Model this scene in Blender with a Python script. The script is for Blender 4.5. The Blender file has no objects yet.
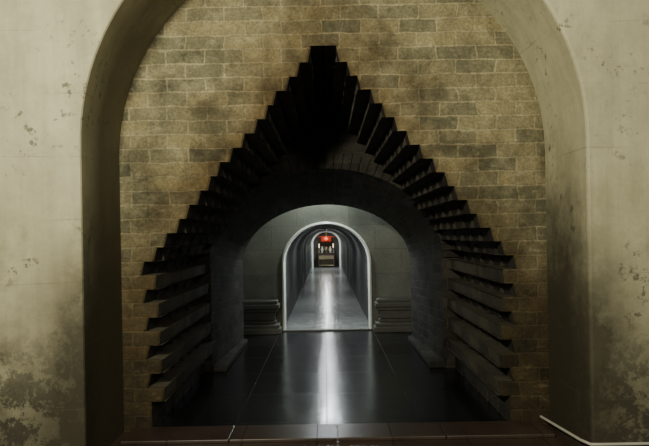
import bpy, bmesh, math, random
from mathutils import Vector
random.seed(4)
D=bpy.data; C=bpy.context
EYE=1.65
YF=4.31; YB=5.13; YV=7.35; YE=9.3; YD=10.4; YC=30.0
# ------------------------------------------------------------------ nodes
class N:
    def __init__(s,name):
        s.m=D.materials.new(name); s.m.use_nodes=True
        s.t=s.m.node_tree; s.b=s.t.nodes['Principled BSDF']
    def n(s,typ,ins=None,**kw):
        x=s.t.nodes.new(typ)
        for k,v in kw.items(): setattr(x,k,v)
        for k,v in (ins or {}).items():
            s.put(x.inputs[k],v)
        return x
    def put(s,sock,v):
        if isinstance(v,bpy.types.NodeSocket): s.t.links.new(v,sock)
        else:
            if hasattr(sock.default_value,'__len__') and len(sock.default_value)==4 and len(v)==3: v=(*v,1)
            sock.default_value=v
    def math(s,op,a,b=0.0,clamp=False):
        x=s.n('ShaderNodeMath',{0:a,1:b},operation=op); x.use_clamp=clamp; return x.outputs[0]
    def noise(s,vec,scale,detail=6,rough=.6):
        return s.n('ShaderNodeTexNoise',{'Vector':vec,'Scale':scale,'Detail':detail,'Roughness':rough}).outputs['Fac']
    def ramp(s,f,stops):
        r=s.n('ShaderNodeValToRGB',{'Fac':f}); e=r.color_ramp.elements
        while len(e)<len(stops): e.new(.5)
        for i,(p,c) in enumerate(stops):
            e[i].position=p; e[i].color=(c,c,c,1) if not hasattr(c,'__len__') else (*c,1)
        return r.outputs[0]
    def mix(s,f,a,b,mode='MIX'):
        x=s.n('ShaderNodeMix',data_type='RGBA',blend_type=mode)
        s.put(x.inputs[0],f); s.put(x.inputs[6],a); s.put(x.inputs[7],b); return x.outputs[2]
    def bump(s,h,st=.3,dist=.01):
        s.put(s.b.inputs['Normal'],s.n('ShaderNodeBump',{'Height':h,'Strength':st,'Distance':dist}).outputs[0])
    def col(s,c): s.put(s.b.inputs['Base Color'],c)
    def rough(s,r): s.put(s.b.inputs['Roughness'],r)
    def spec(s,v): s.put(s.b.inputs['Specular IOR Level'],v)
    def wallvec(s,zoff=0.0,yk=1.0):
        tc=s.n('ShaderNodeTexCoord').outputs['Object']
        sp=s.n('ShaderNodeSeparateXYZ',{0:tc})
        u=s.math('ADD',sp.outputs[0],s.math('MULTIPLY',sp.outputs[1],yk))
        w=s.math('ADD',sp.outputs[2],zoff)
        return tc,sp,s.n('ShaderNodeCombineXYZ',{0:u,1:w,2:0.0}).outputs[0]

def simple(name,c,rough=.5,metal=0,nscale=12,var=.25,emit=None,es=0):
    m=N(name); tc=m.n('ShaderNodeTexCoord').outputs['Object']
    f=m.noise(tc,nscale)
    c2=tuple(x*(1-var) for x in c); 
    m.col(m.mix(f,c,c2)); m.rough(rough); m.put(m.b.inputs['Metallic'],metal)
    m.bump(f,.15,.005)
    if emit: m.put(m.b.inputs['Emission Color'],emit); m.put(m.b.inputs['Emission Strength'],es)
    return m.m

def brickmat(name,c1,c2,mort,bw=.36,rh=.12,zoff=-1.45,uv=False,dirt=.5,rough=.85,msize=.008,spec=.3,bstr=.5,soot_falloff=False,smear=.45,mid=None,wob=1.0):
    m=N(name)
    tc,sp,v=m.wallvec(zoff)
    if uv: v=m.n('ShaderNodeTexCoord').outputs['UV']
    nz=m.n('ShaderNodeTexNoise',{'Vector':tc,'Scale':5.0,'Detail':4.0}).outputs['Color']
    nz=m.n('ShaderNodeVectorMath',{0:nz,1:(.5,.5,.5)},operation='SUBTRACT').outputs[0]
    nz=m.n('ShaderNodeVectorMath',{0:nz,1:(.08*wob,.04*wob,0)},operation='MULTIPLY').outputs[0]
    v2=m.n('ShaderNodeVectorMath',{0:v,1:nz},operation='ADD').outputs[0]
    b=m.n('ShaderNodeTexBrick',{'Vector':v2,'Color1':(0,0,0),'Color2':(1,1,1),'Mortar':(.5,.5,.5),'Scale':1.0,
        'Mortar Size':msize,'Mortar Smooth':.5,'Bias':0.0,'Brick Width':bw,'Row Height':rh})
    b.offset=.5; b.squash=1.0
    big=m.noise(tc,1.1,5,.6); med=m.noise(tc,6,6,.65); fine=m.noise(tc,45,5,.7)
    mid=mid or tuple((x+y)/2 for x,y in zip(c1,c2))
    tone=m.math('ADD',m.math('MULTIPLY',b.outputs['Color'],.6),m.math('MULTIPLY',m.math('SUBTRACT',m.noise(tc,3.2,7,.7),.3),.95),True) if soot_falloff else b.outputs['Color']
    bc=m.ramp(tone,[(.05,c1),(.5,mid),(.95,c2)])
    bc=m.mix(m.ramp(med,[(.45,0),(.72,smear)]),bc,mort)
    c=m.mix(m.math('MULTIPLY',b.outputs['Fac'],m.ramp(med,[(.3,.25),(.6,1)])),bc,mort)
    c=m.mix(1.0,c,m.ramp(fine,[(.25,.5),(.7,1.2)]),'MULTIPLY')
    c=m.mix(dirt,c,m.ramp(big,[(.36,.35),(.6,1.0)]),'MULTIPLY')
    if soot_falloff:
        g=m.math('ADD',sp.outputs[2],m.math('MULTIPLY',med,1.2))
        c=m.mix(1.0,c,m.ramp(m.math('MULTIPLY',g,.25),[(.15,.28),(.55,.62),(.95,1.0)]),'MULTIPLY')  # painted light falloff: brick colour darkens towards the floor
        st=m.n('ShaderNodeVectorMath',{0:tc,1:(5,5,14)},operation='MULTIPLY').outputs[0]
        lim=m.ramp(m.noise(st,1.0,7,.75),[(.58,0),(.7,.5)])
        c=m.mix(lim,c,(.46,.43,.30))
        dk=m.ramp(m.noise(tc,2.7,8,.75),[(.36,.75),(.52,0)])
        c=m.mix(dk,c,m.mix(1.0,c,(.40,.40,.40),'MULTIPLY'))
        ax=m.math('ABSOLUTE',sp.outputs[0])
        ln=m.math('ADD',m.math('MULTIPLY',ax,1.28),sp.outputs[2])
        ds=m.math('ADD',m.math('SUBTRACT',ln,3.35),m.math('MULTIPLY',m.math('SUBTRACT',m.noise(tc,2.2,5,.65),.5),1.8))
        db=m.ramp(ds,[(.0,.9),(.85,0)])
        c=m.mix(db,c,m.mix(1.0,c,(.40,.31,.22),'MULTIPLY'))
    m.col(c); m.rough(rough); m.spec(spec)
    h=m.math('ADD',m.math('MULTIPLY',b.outputs['Fac'],-.8),m.math('MULTIPLY',fine,.7))
    h=m.math('ADD',h,m.math('MULTIPLY',med,.6))
    m.bump(h,bstr,.015)
    return m.m

def plaster(name):
    m=N(name); tc,sp,v=m.wallvec(0.0)
    big=m.noise(tc,.9,5,.6); med=m.noise(tc,4.5,8,.7); fine=m.noise(tc,30,6,.7)
    c=m.ramp(big,[(.3,(.56,.53,.34)),(.7,(.68,.65,.45))])
    st=m.n('ShaderNodeVectorMath',{0:tc,1:(9,9,.7)},operation='MULTIPLY').outputs[0]
    sn=m.noise(st,1.0,6,.65)
    c=m.mix(.4,c,m.ramp(sn,[(.35,.6),(.6,1.0)]),'MULTIPLY')
    c=m.mix(.4,c,m.ramp(fine,[(.25,.8),(.6,1.0)]),'MULTIPLY')
    c=m.mix(.4,c,m.ramp(m.noise(tc,2.4,7,.7),[(.38,.6),(.6,1.0)]),'MULTIPLY')
    g=m.math('SUBTRACT',sp.outputs[2],m.math('MULTIPLY',med,1.9))
    gm=m.ramp(m.math('ADD',m.math('MULTIPLY',g,.45),.42),[(.12,1),(.75,0)])
    c=m.mix(m.math('MULTIPLY',gm,.86),c,(.09,.08,.05))
    spots=m.math('MULTIPLY',m.ramp(m.noise(tc,14,8,.72),[(.57,0),(.62,1)]),m.ramp(m.noise(tc,1.9,3,.5),[(.52,0),(.61,1)]))
    c=m.mix(m.math('MULTIPLY',spots,.75),c,(.09,.085,.06))
    low=m.ramp(sp.outputs[2],[(.45,1),(1.15,0)])
    sp2=m.math('MULTIPLY',m.ramp(m.noise(tc,8,9,.75),[(.47,0),(.52,1)]),low)
    c=m.mix(m.math('MULTIPLY',sp2,.85),c,(.045,.042,.03))
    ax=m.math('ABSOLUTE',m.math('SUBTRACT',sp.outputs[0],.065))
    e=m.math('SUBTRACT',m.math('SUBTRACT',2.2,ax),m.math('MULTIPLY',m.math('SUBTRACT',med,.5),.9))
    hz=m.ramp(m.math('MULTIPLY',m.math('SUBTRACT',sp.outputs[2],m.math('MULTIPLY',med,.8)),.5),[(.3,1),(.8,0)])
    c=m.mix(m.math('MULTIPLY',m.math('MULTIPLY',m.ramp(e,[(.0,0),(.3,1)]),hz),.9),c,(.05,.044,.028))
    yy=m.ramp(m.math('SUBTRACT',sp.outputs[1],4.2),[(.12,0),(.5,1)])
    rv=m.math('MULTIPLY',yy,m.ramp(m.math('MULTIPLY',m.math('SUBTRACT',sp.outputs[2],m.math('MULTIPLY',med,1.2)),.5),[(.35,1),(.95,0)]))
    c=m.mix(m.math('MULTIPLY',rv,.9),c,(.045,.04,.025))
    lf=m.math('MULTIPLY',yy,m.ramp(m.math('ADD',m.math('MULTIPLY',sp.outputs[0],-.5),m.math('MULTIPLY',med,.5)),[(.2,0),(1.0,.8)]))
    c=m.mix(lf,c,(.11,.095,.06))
    wv=m.n('ShaderNodeTexNoise',{'Vector':tc,'Scale':1.5,'Detail':4.0}).outputs['Color']
    wv=m.n('ShaderNodeVectorMath',{0:wv,1:(.05,.05,0)},operation='MULTIPLY').outputs[0]
    v2=m.n('ShaderNodeVectorMath',{0:v,1:wv},operation='ADD').outputs[0]
    b=m.n('ShaderNodeTexBrick',{'Vector':v2,'Scale':1.0,'Mortar Size':.003,'Mortar Smooth':.4,'Brick Width':30.0,'Row Height':.455})
    jf=m.math('MULTIPLY',b.outputs['Fac'],m.ramp(m.noise(tc,1.7,3,.5),[(.46,.0),(.62,.5)]))
    c=m.mix(jf,c,(.14,.13,.08))
    m.col(c); m.rough(.8); m.spec(.3)
    h=m.math('ADD',m.math('MULTIPLY',jf,-.6),m.math('ADD',m.math('MULTIPLY',fine,.3),m.math('MULTIPLY',med,.8)))
    m.bump(m.math('SUBTRACT',h,m.math('MULTIPLY',sp2,.5)),.3,.012)
    return m.m

def tile(name,c1,c2,joint,bw,rh,rough,uoff=0.0,voff=0.0,msize=.004,offset=0.0,rv=.18,spec=.5):
    m=N(name); tc=m.n('ShaderNodeTexCoord').outputs['Object']
    v=m.n('ShaderNodeVectorMath',{0:tc,1:(uoff,voff,0)},operation='ADD').outputs[0]
    b=m.n('ShaderNodeTexBrick',{'Vector':v,'Color1':c1,'Color2':c2,'Mortar':joint,'Scale':1.0,'Mortar Size':msize,'Mortar Smooth':.2,'Brick Width':bw,'Row Height':rh})
    b.offset=offset
    n1=m.noise(tc,3,6,.65); n2=m.noise(tc,25,5,.6)
    c=m.mix(.6,b.outputs['Color'],m.ramp(n1,[(.3,.5),(.7,1.2)]),'MULTIPLY')
    m.col(c); m.spec(spec)
    m.rough(m.math('ADD',m.math('MULTIPLY',n1,rv),m.math('ADD',m.math('MULTIPLY',b.outputs['Fac'],.4),rough-rv*.5),True))
    h=m.math('ADD',m.math('MULTIPLY',b.outputs['Fac'],-1.0),m.math('MULTIPLY',n2,.2))
    m.bump(m.math('ADD',h,m.math('MULTIPLY',n1,1.0)),.4,.009)
    return m.m

M_pl=plaster('aged_cream_plaster')
M_br=brickmat('ochre_grey_brick',(.15,.15,.10),(.49,.41,.21),(.54,.48,.29),mid=(.30,.27,.155),bw=.33,dirt=.5,soot_falloff=True,smear=.5,msize=.010)
M_dk=brickmat('shade_dark_brick',(.024,.022,.018),(.07,.064,.05),(.11,.10,.08),bw=.36,dirt=.5,rough=.75,bstr=1.0)  # near-black brick copy: the recess shade is put into its colour
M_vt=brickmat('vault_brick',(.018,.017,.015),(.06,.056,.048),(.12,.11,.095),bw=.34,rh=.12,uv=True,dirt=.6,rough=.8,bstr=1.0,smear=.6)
M_lg=brickmat('lit_ledge_brick',(.07,.065,.047),(.15,.135,.095),(.13,.115,.08),bw=.36,dirt=.6,rough=.75,bstr=.7)  # lighter brick copy: light caught by the ledges is put into its colour
M_st=brickmat('grey_stone_block',(.19,.195,.175),(.24,.245,.215),(.13,.13,.115),bw=.9,rh=.42,zoff=-.55,dirt=.6,rough=.6,msize=.005,bstr=.4,smear=.15,wob=.2)
M_cv=brickmat('corridor_stone',(.06,.063,.058),(.09,.094,.086),(.04,.04,.04),bw=.9,rh=.45,uv=True,dirt=.3,rough=.5,msize=.005,bstr=.3,smear=.15,wob=.2)
M_fl=tile('black_polished_tile',(.006,.006,.007),(.012,.013,.014),(.002,.002,.002),.80,.95,.20,uoff=.02,voff=-.55,rv=.16,spec=.42,msize=.003)
M_fb=tile('red_brown_stone',(.045,.032,.024),(.06,.04,.03),(.012,.008,.006),.6,1.2,.34,uoff=.1,voff=.45)
M_fc=tile('corridor_floor_tile',(.18,.185,.18),(.22,.225,.22),(.06,.06,.06),.5,.6,.22,uoff=.25)
M_wh=simple('lit_rim_vase_white',(.90,.92,.86),.25,var=.08)  # light on the door rim painted as white; far rim and vases share it
M_pp=simple('white_pvc',(.62,.60,.52),.4,var=.3)
M_pd=simple('carved_grey_stone',(.13,.13,.115),.6,var=.6)
M_gold=simple('brass',(.42,.34,.2),.4,.8)
M_red=simple('glowing_red_cloth',(.5,.03,.01),.7,emit=(1,.08,.03),es=.22)  # cloth given a faint glow of its own to brighten it
M_orange=simple('lantern_paper',(.7,.15,.05),.7,emit=(1,.2,.06),es=1.5)
M_wood=simple('dark_wood',(.06,.035,.025),.4)
M_candle=simple('candle_glow',(.9,.75,.5),.5,emit=(1,.75,.4),es=3)
M_metal=simple('added_lamp_metal',(.2,.2,.2),.4,.8)  # for the housings of the added strip lamps

# ------------------------------------------------------------------ mesh helper
class MB:
    def __init__(s,name,mats):
        s.name=name; s.v=[]; s.f=[]; s.mi=[]; s.uv=[]; s.mats=mats
    def q(s,pts,mi=0,uv=None):
        i=len(s.v); s.v+= [tuple(p) for p in pts]; s.f.append(tuple(range(i,i+len(pts)))); s.mi.append(mi); s.uv.append(uv)
    def box(s,x0,x1,y0,y1,z0,z1,mi=0):
        a=[(x0,y0,z0),(x1,y0,z0),(x1,y1,z0),(x0,y1,z0),(x0,y0,z1),(x1,y0,z1),(x1,y1,z1),(x0,y1,z1)]
        for f in [(0,3,2,1),(4,5,6,7),(0,1,5,4),(1,2,6,5),(2,3,7,6),(3,0,4,7)]: s.q([a[k] for k in f],mi)
    def make(s,weld=True,bevel=0,smooth=False,parent=None):
        me=D.meshes.new(s.name); me.from_pydata(s.v,[],s.f); 
        for m in s.mats: me.materials.append(m)
        ul=me.uv_layers.new(name='UVMap')
        for p,mi,uv in zip(me.polygons,s.mi,s.uv):
            p.material_index=mi
            if smooth: p.use_smooth=True
            for k,li in enumerate(p.loop_indices):
                if uv: ul.data[li].uv=uv[k]
                else:
                    co=me.vertices[me.loops[li].vertex_index].co; ul.data[li].uv=(co.x+co.y,co.z)
        if weld:
            bm=bmesh.new(); bm.from_mesh(me); bmesh.ops.remove_doubles(bm,verts=bm.verts,dist=1e-5)
            bm.to_mesh(me); bm.free()
        o=D.objects.new(s.name,me); C.collection.objects.link(o)
        if bevel:
            b=o.modifiers.new('bev','BEVEL'); b.width=bevel; b.segments=2; b.limit_method='ANGLE'
        if parent: o.parent=parent
        return o

def arch(w,s,t,n=40,cx=0.0,zb=0.0):
    P=[(cx-w,zb)]
    for i in range(n+1):
        a=math.pi*(1-i/n); P.append((cx+w*math.cos(a),s+(t-s)*math.sin(a)))
    P.append((cx+w,zb)); return P

def wall_with_arch(b,P,y,xl,xr,top,mi=0):
    s=P[1][1]
    for x0,x1 in ((xl,P[0][0]),(P[-1][0],xr)):
        b.q([(x0,y,0),(x1,y,0),(x1,y,s),(x0,y,s)],mi)
        b.q([(x0,y,s),(x1,y,s),(x1,y,top),(x0,y,top)],mi)
    for (x0,z0),(x1,z1) in zip(P[1:-1],P[2:-1]):
        b.q([(x0,y,z0),(x1,y,z1),(x1,y,top),(x0,y,top)],mi)
def loft(b,P,y0,Q,y1,mi=0,seg=1):
    L=[0]
    for a,c in zip(P,P[1:]): L.append(L[-1]+math.dist(a,c))
    for k in range(seg):
        t0=k/seg; t1=(k+1)/seg
        for i in range(len(P)-1):
            def pt(j,t): return (P[j][0]*(1-t)+Q[j][0]*t, y0+(y1-y0)*t, P[j][1]*(1-t)+Q[j][1]*t)
            ya=y0+(y1-y0)*t0; yb=y0+(y1-y0)*t1
            b.q([pt(i,t0),pt(i,t1),pt(i+1,t1),pt(i+1,t0)],mi,[(ya,L[i]),(yb,L[i]),(yb,L[i+1]),(ya,L[i+1])])

# ------------------------------------------------------------------ plaster arch wall
CX=.065; R=1.82; SP=2.33
P=arch(R,SP,SP+R,64,CX); c=.02
P1=arch(R+c,SP,SP+R+c,64,CX); P2=arch(R+c*.3,SP,SP+R+c*.3,64,CX)
b=MB('wall_front',[M_pl])
wall_with_arch(b,P1,YF,-5,5,5.2)
loft(b,P1,YF,P2,YF+c*.3)
loft(b,P2,YF+c*.3,P,YF+c)
loft(b,P,YF+c,P,YB+.02)
b.q([(-5,YF,5.2),(5,YF,5.2),(5,YF+.3,5.2),(-5,YF+.3,5.2)])
o=b.make()

# ------------------------------------------------------------------ corbelled brick wall
rows=[]
rows.append((3.27,3.13,.107,0))
z=3.13
for i in range(1,15):
    rows.append((z,z-.12,.107+.0965*i+random.uniform(-.012,.012),0)); z-=.12
hs=1.555
for k in range(5):
    rows.append((z,z-.12,hs-.012*k,0)); z-=.12
    rows.append((z,z-.12,1.455-.012*k,1)); z-=.12
rows.append((z,0,1.51,0))
W=2.05
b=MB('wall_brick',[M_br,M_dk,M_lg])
b.q([(-W,YB,3.27),(W,YB,3.27),(W,YB,4.4),(-W,YB,4.4)],0)
ch=.014
prev=0
for ri,(zt,zb,h,l) in enumerate(rows):
    for s in (-1,1):
        k=1.035 if s>0 else 1.0
        hh=h*k+(random.uniform(-.01,.01))
        t=.03 if zt-zb<.2 else 0
        if l: t=.012
        b.q([(s*W,YB,zb),(s*(hh+ch+t),YB,zb),(s*(hh+ch),YB,zt),(s*W,YB,zt)],0)
        b.q([(s*(hh+ch+t),YB,zb),(s*(hh+t),YB+ch,zb),(s*hh,YB+ch,zt),(s*(hh+ch),YB,zt)],0)
        y=YB+ch; 
        while y<YV-.001:
            y2=min(YV,y+(.36 if y>YB+.1 else .18+.18*(ri%2))); 
            if YV-y2<.1: y2=YV
            j=random.uniform(-.008,.008)*(.35 if l else 1) if y>YB+ch+.01 else 0
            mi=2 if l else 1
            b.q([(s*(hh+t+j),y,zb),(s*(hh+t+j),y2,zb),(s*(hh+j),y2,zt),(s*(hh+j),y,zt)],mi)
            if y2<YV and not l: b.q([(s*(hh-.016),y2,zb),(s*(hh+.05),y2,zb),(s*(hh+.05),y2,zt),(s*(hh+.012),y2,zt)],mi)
            y=y2
    for s in (-1,1):
        k=1.035 if s>0 else 1.0
        a,c=sorted((prev*k,h*k))
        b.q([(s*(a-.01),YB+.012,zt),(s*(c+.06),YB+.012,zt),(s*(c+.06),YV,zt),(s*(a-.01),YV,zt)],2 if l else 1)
    prev=h
b.make(weld=False)
A0d=(1.42,1.35,2.46)
A0=arch(*A0d,40); A1=arch(1.30,1.2,2.12,40)
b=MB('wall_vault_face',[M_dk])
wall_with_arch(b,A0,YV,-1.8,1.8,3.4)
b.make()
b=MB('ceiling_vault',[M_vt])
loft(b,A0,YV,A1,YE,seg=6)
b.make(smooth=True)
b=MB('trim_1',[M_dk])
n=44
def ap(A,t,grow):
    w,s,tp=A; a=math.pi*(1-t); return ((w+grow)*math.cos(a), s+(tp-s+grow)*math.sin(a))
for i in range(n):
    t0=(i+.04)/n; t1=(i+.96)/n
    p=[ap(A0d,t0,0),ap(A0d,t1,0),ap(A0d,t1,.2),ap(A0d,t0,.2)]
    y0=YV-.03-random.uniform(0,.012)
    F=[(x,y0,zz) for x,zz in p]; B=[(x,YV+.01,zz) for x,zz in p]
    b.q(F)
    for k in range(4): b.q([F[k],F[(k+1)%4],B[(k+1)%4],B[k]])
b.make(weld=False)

for s,nm in ((-1,'kerb_left'),(1,'kerb_right')):  # low kerb blocks along the foot of the vault
    b=MB(nm,[M_vt])
    y=YV-.02
    while y<YE-.05:
        y2=min(y+.78,YE-.02); hh=.07+random.uniform(-.006,.006)
        x0,x1=sorted((s*1.24,s*1.43))
        b.box(x0,x1,y,y2-.008,0,hh); y=y2
    b.make(bevel=.012)

# ------------------------------------------------------------------ chamber
b=MB('wall_chamber_back_of_vault',[M_st]); wall_with_arch(b,A1,YE,-2.3,2.3,3.0); b.make()
b=MB('wall_left',[M_st]); b.box(-2.4,-2.3,YE,YD,0,3); b.make()
b=MB('wall_right',[M_st]); b.box(2.3,2.4,YE,YD,0,3); b.make()
b=MB('ceiling',[M_st]); b.box(-2.4,2.4,YE,YD,3,3.1); b.make()
DA=(.77,1.16,1.88)
Dp=arch(*DA,40)
b=MB('wall_inner_doorway',[M_st]); wall_with_arch(b,Dp,YD,-2.3,2.3,3.0); b.make()
b=MB('trim_7',[M_wh])  # added band, white for the light grazing the reveal
def off(A,d): return arch(A[0]+d,A[1],A[2]+d,40)
def band(b,PA,ya,PB,yb):
    for i in range(len(PA)-1):
        b.q([(PA[i][0],ya,PA[i][1]),(PA[i+1][0],ya,PA[i+1][1]),(PB[i+1][0],yb,PB[i+1][1]),(PB[i][0],yb,PB[i][1])])
I=off(DA,-.04); O=off(DA,.0); I2=off(DA,-.03)
for a in ((I,YD-.05,I2,YD-.075),(I2,YD-.075,O,YD-.06),(O,YD-.06,O,YD),(I,YD-.05,I,YD+.25),(I,YD+.25,O,YD+.25)): band(b,*a)
b.make(weld=False)
b=MB('door_sill',[M_pd]); b.box(-.8,.8,YD-.08,YD+.02,0,.022); b.make(bevel=.008)
for s in (-1,1):
    b=MB('stone_pedestal',[M_pd]); c=s*1.16
    lay=[(.40,0,.10),(.37,.10,.16),(.31,.16,.22),(.29,.22,.36),(.33,.36,.42),(.37,.42,.50),(.34,.50,.56)]
    for w,z0,z1 in lay: b.box(c-w*.95,c+w*.95,YD-.02-w*.9,YD-.005,z0,z1)
    b.make(bevel=.015)

# ------------------------------------------------------------------ long corridor
b=MB('ceiling_corridor_vault',[M_cv]); loft(b,Dp,YD,Dp,YC,seg=12); b.make(smooth=True)
b=MB('trim_2',[M_st]); Ia=off(DA,-.04); y=19.0
band(b,Dp,y,Ia,y); band(b,Ia,y,Ia,y+.25); band(b,Ia,y+.25,Dp,y+.25); b.make()
NA=(.65,1.20,1.79); Np=arch(*NA,30)
b=MB('wall_back',[M_st]); wall_with_arch(b,Np,YC,-.95,.95,2.1); loft(b,Np,YC,Np,YC+1.5)
b.q([(-.95,YC+1.5,0),(.95,YC+1.5,0),(.95,YC+1.5,2.1),(-.95,YC+1.5,2.1)]); b.make()
b=MB('trim_6',[M_wh])
band(b,Np,YC-.04,arch(.735,1.2,1.87,30),YC-.04); band(b,Np,YC-.04,Np,YC)
b.make()

def lathe(name,prof,loc,mat,n=20,parent=None,smooth=True):
    b=MB(name,[mat])
    for (r0,z0),(r1,z1) in zip(prof,prof[1:]):
        for i in range(n):
            a=2*math.pi*i/n; c=2*math.pi*(i+1)/n
            b.q([(r0*math.cos(a),r0*math.sin(a),z0),(r0*math.cos(c),r0*math.sin(c),z0),(r1*math.cos(c),r1*math.sin(c),z1),(r1*math.cos(a),r1*math.sin(a),z1)])
    o=b.make(smooth=smooth); o.location=loc
    if parent: o.parent=parent
    return o
b=MB('altar_table',[M_wood,M_gold])
ya=YC+.55
b.box(-.46,.46,ya,ya+.5,.68,.74)
b.box(-.40,.40,ya+.03,ya+.47,.58,.68)
for sx in (-1,1):
    for yy in (ya+.02,ya+.42): b.box(sx*.40-.035,sx*.40+.035,yy,yy+.06,0,.6)
b.box(-.38,.38,ya+.02,ya+.04,.42,.6,1)
for i in range(9): b.box(-.36+.09*i-.01,-.36+.09*i+.01,ya+.01,ya+.03,.1,.45,1)
b.box(-.38,.38,ya+.01,ya+.03,.08,.12,1)
b.make(bevel=.006)
lathe('incense_burner',[(0,0),(.10,0),(.06,.05),(.13,.12),(.15,.2),(.11,.27),(.13,.3),(.0,.3)],(0,ya+.22,.74),M_gold)
for x in (-.36,.36):
    e=D.objects.new('candlestick',None); C.collection.objects.link(e); e.location=(x,ya+.2,.74)
    lathe('base',[(0,0),(.07,0),(.06,.03),(.02,.05),(.035,.12),(.015,.18),(.05,.24),(.05,.26),(0,.26)],(0,0,0),M_gold,parent=e)
    lathe('candle',[(.02,.26),(.02,.44),(.012,.46),(0,.48)],(0,0,0),M_candle,parent=e)
for x in (-.21,.21):
    lathe('flower_vase',[(0,0),(.05,0),(.03,.04),(.075,.13),(.06,.2),(.025,.25),(.045,.32),(.02,.32)],(x,ya+.3,.74),M_wh)
b=MB('red_canopy_banner',[M_red])
m=28
for i in range(m):
    x0=-.25+.5*i/m; x1=-.25+.5*(i+1)/m
    y0=YC+.50+.02*math.sin(i*1.7); y1=YC+.50+.02*math.sin((i+1)*1.7)
    d0=1.34-.03*abs(math.sin(i*math.pi/7)); d1=1.34-.03*abs(math.sin((i+1)*math.pi/7))
    b.q([(x0,y0,d0),(x1,y1,d1),(x1,y1,1.56),(x0,y0,1.56)])
b.box(-.45,.45,YC+.48,YC+.52,1.56,1.585)
b.make()
e=D.objects.new('red_lantern',None); C.collection.objects.link(e); e.location=(0,YC+.28,1.45)
lathe('shade',[(.03,-.07),(.09,-.04),(.11,0),(.09,.05),(.03,.07)],(0,0,0),M_orange,parent=e)
lathe('cap',[(0,.07),(.04,.07),(.04,.09),(.008,.10),(.008,.33),(0,.33)],(0,0,0),M_gold,parent=e)

# ------------------------------------------------------------------ floors
b=MB('floor',[M_fb,M_fl,M_fc])
def fq(x0,x1,y0,y1,mi,z=0): b.q([(x0,y0,z),(x1,y0,z),(x1,y1,z),(x0,y1,z)],mi)
fq(-5,5,-3,YB-.0,0)
fq(-2.4,2.4,YB,YD,1)
fq(-.95,.95,YD,YC+1.5,2)
b.make()
b=MB('threshold_slab',[M_fb])
for i in range(4):
    x0=-1.74+CX+i*.87; b.box(x0+.003,x0+.867,YB-.34,YB+.02,0,.03)
b.make(bevel=.006)

cu=D.curves.new('conduit_pipe','CURVE'); cu.dimensions='3D'; cu.bevel_depth=.011; cu.bevel_resolution=4
pts=[(1.80,YB-.03,.075),(1.84,4.40,.115),(1.865,4.285,.122),(1.93,4.275,.124),(4.9,4.275,.125)]
sp=cu.splines.new('POLY'); sp.points.add(len(pts)-1)
for q,p in zip(sp.points,pts): q.co=(*p,1)
cu.materials.append(M_pp)
o=D.objects.new('conduit_pipe',cu); C.collection.objects.link(o)

# ------------------------------------------------------------------ lights
def lamp(name,typ,loc,energy,col,size=.2,rot=None,target=None,**kw):
    l=D.lights.new(name,typ); l.energy=energy; l.color=col
    if typ=='AREA': l.size=size
    else: l.shadow_soft_size=size
    for k,v in kw.items(): setattr(l,k,v)
    o=D.objects.new(name,l); C.collection.objects.link(o); o.location=loc
    if rot: o.rotation_euler=rot
    if target: o.rotation_euler=(Vector(target)-Vector(loc)).to_track_quat('-Z','Y').to_euler()
    return o
warm=(1,.94,.72)
lamp('hall_lamp','AREA',(-1.6,.2,3.4),255,warm,.5,target=(.1,4.6,2.9))
lamp('hall_lamp','AREA',(2.2,-.5,3.6),65,warm,.7,target=(-.3,4.6,2.9))
cool=(.90,1,.90)
lamp('chamber_lamp','POINT',(0,9.85,2.75),60,cool,.06)
for y,e in ((11.0,42),(14.5,24),(19,26),(24,30),(28.8,50)):  # unseen strip lamps added to streak the floor, housings added too
    e0=D.objects.new('added_strip_lamp',None); C.collection.objects.link(e0); e0.location=(0,y,1.86)
    bb=MB('added_housing',[M_metal]); bb.box(-.05,.05,-.3,.3,-.012,.02); bb.make(parent=e0)
    a=lamp('added_strip','AREA',(0,0,-.02),e,(.90,.99,1),.08,shape='RECTANGLE',size_y=.55); a.parent=e0
lamp('niche_lamp','POINT',(0,YC+.15,1.72),5,(1,.8,.65),.04)

w=D.worlds.new('World'); C.scene.world=w; w.use_nodes=True
w.node_tree.nodes['Background'].inputs[0].default_value=(.5,.5,.42,1); w.node_tree.nodes['Background'].inputs[1].default_value=.01

cam=D.cameras.new('camera'); co=D.objects.new('camera',cam); C.collection.objects.link(co)
cam.sensor_width=36; cam.lens=36*600/649; cam.shift_y=12/649; cam.shift_x=-1.5/649
co.location=(0,0,EYE); co.rotation_euler=(math.radians(90),math.radians(1.0),0)
C.scene.camera=co
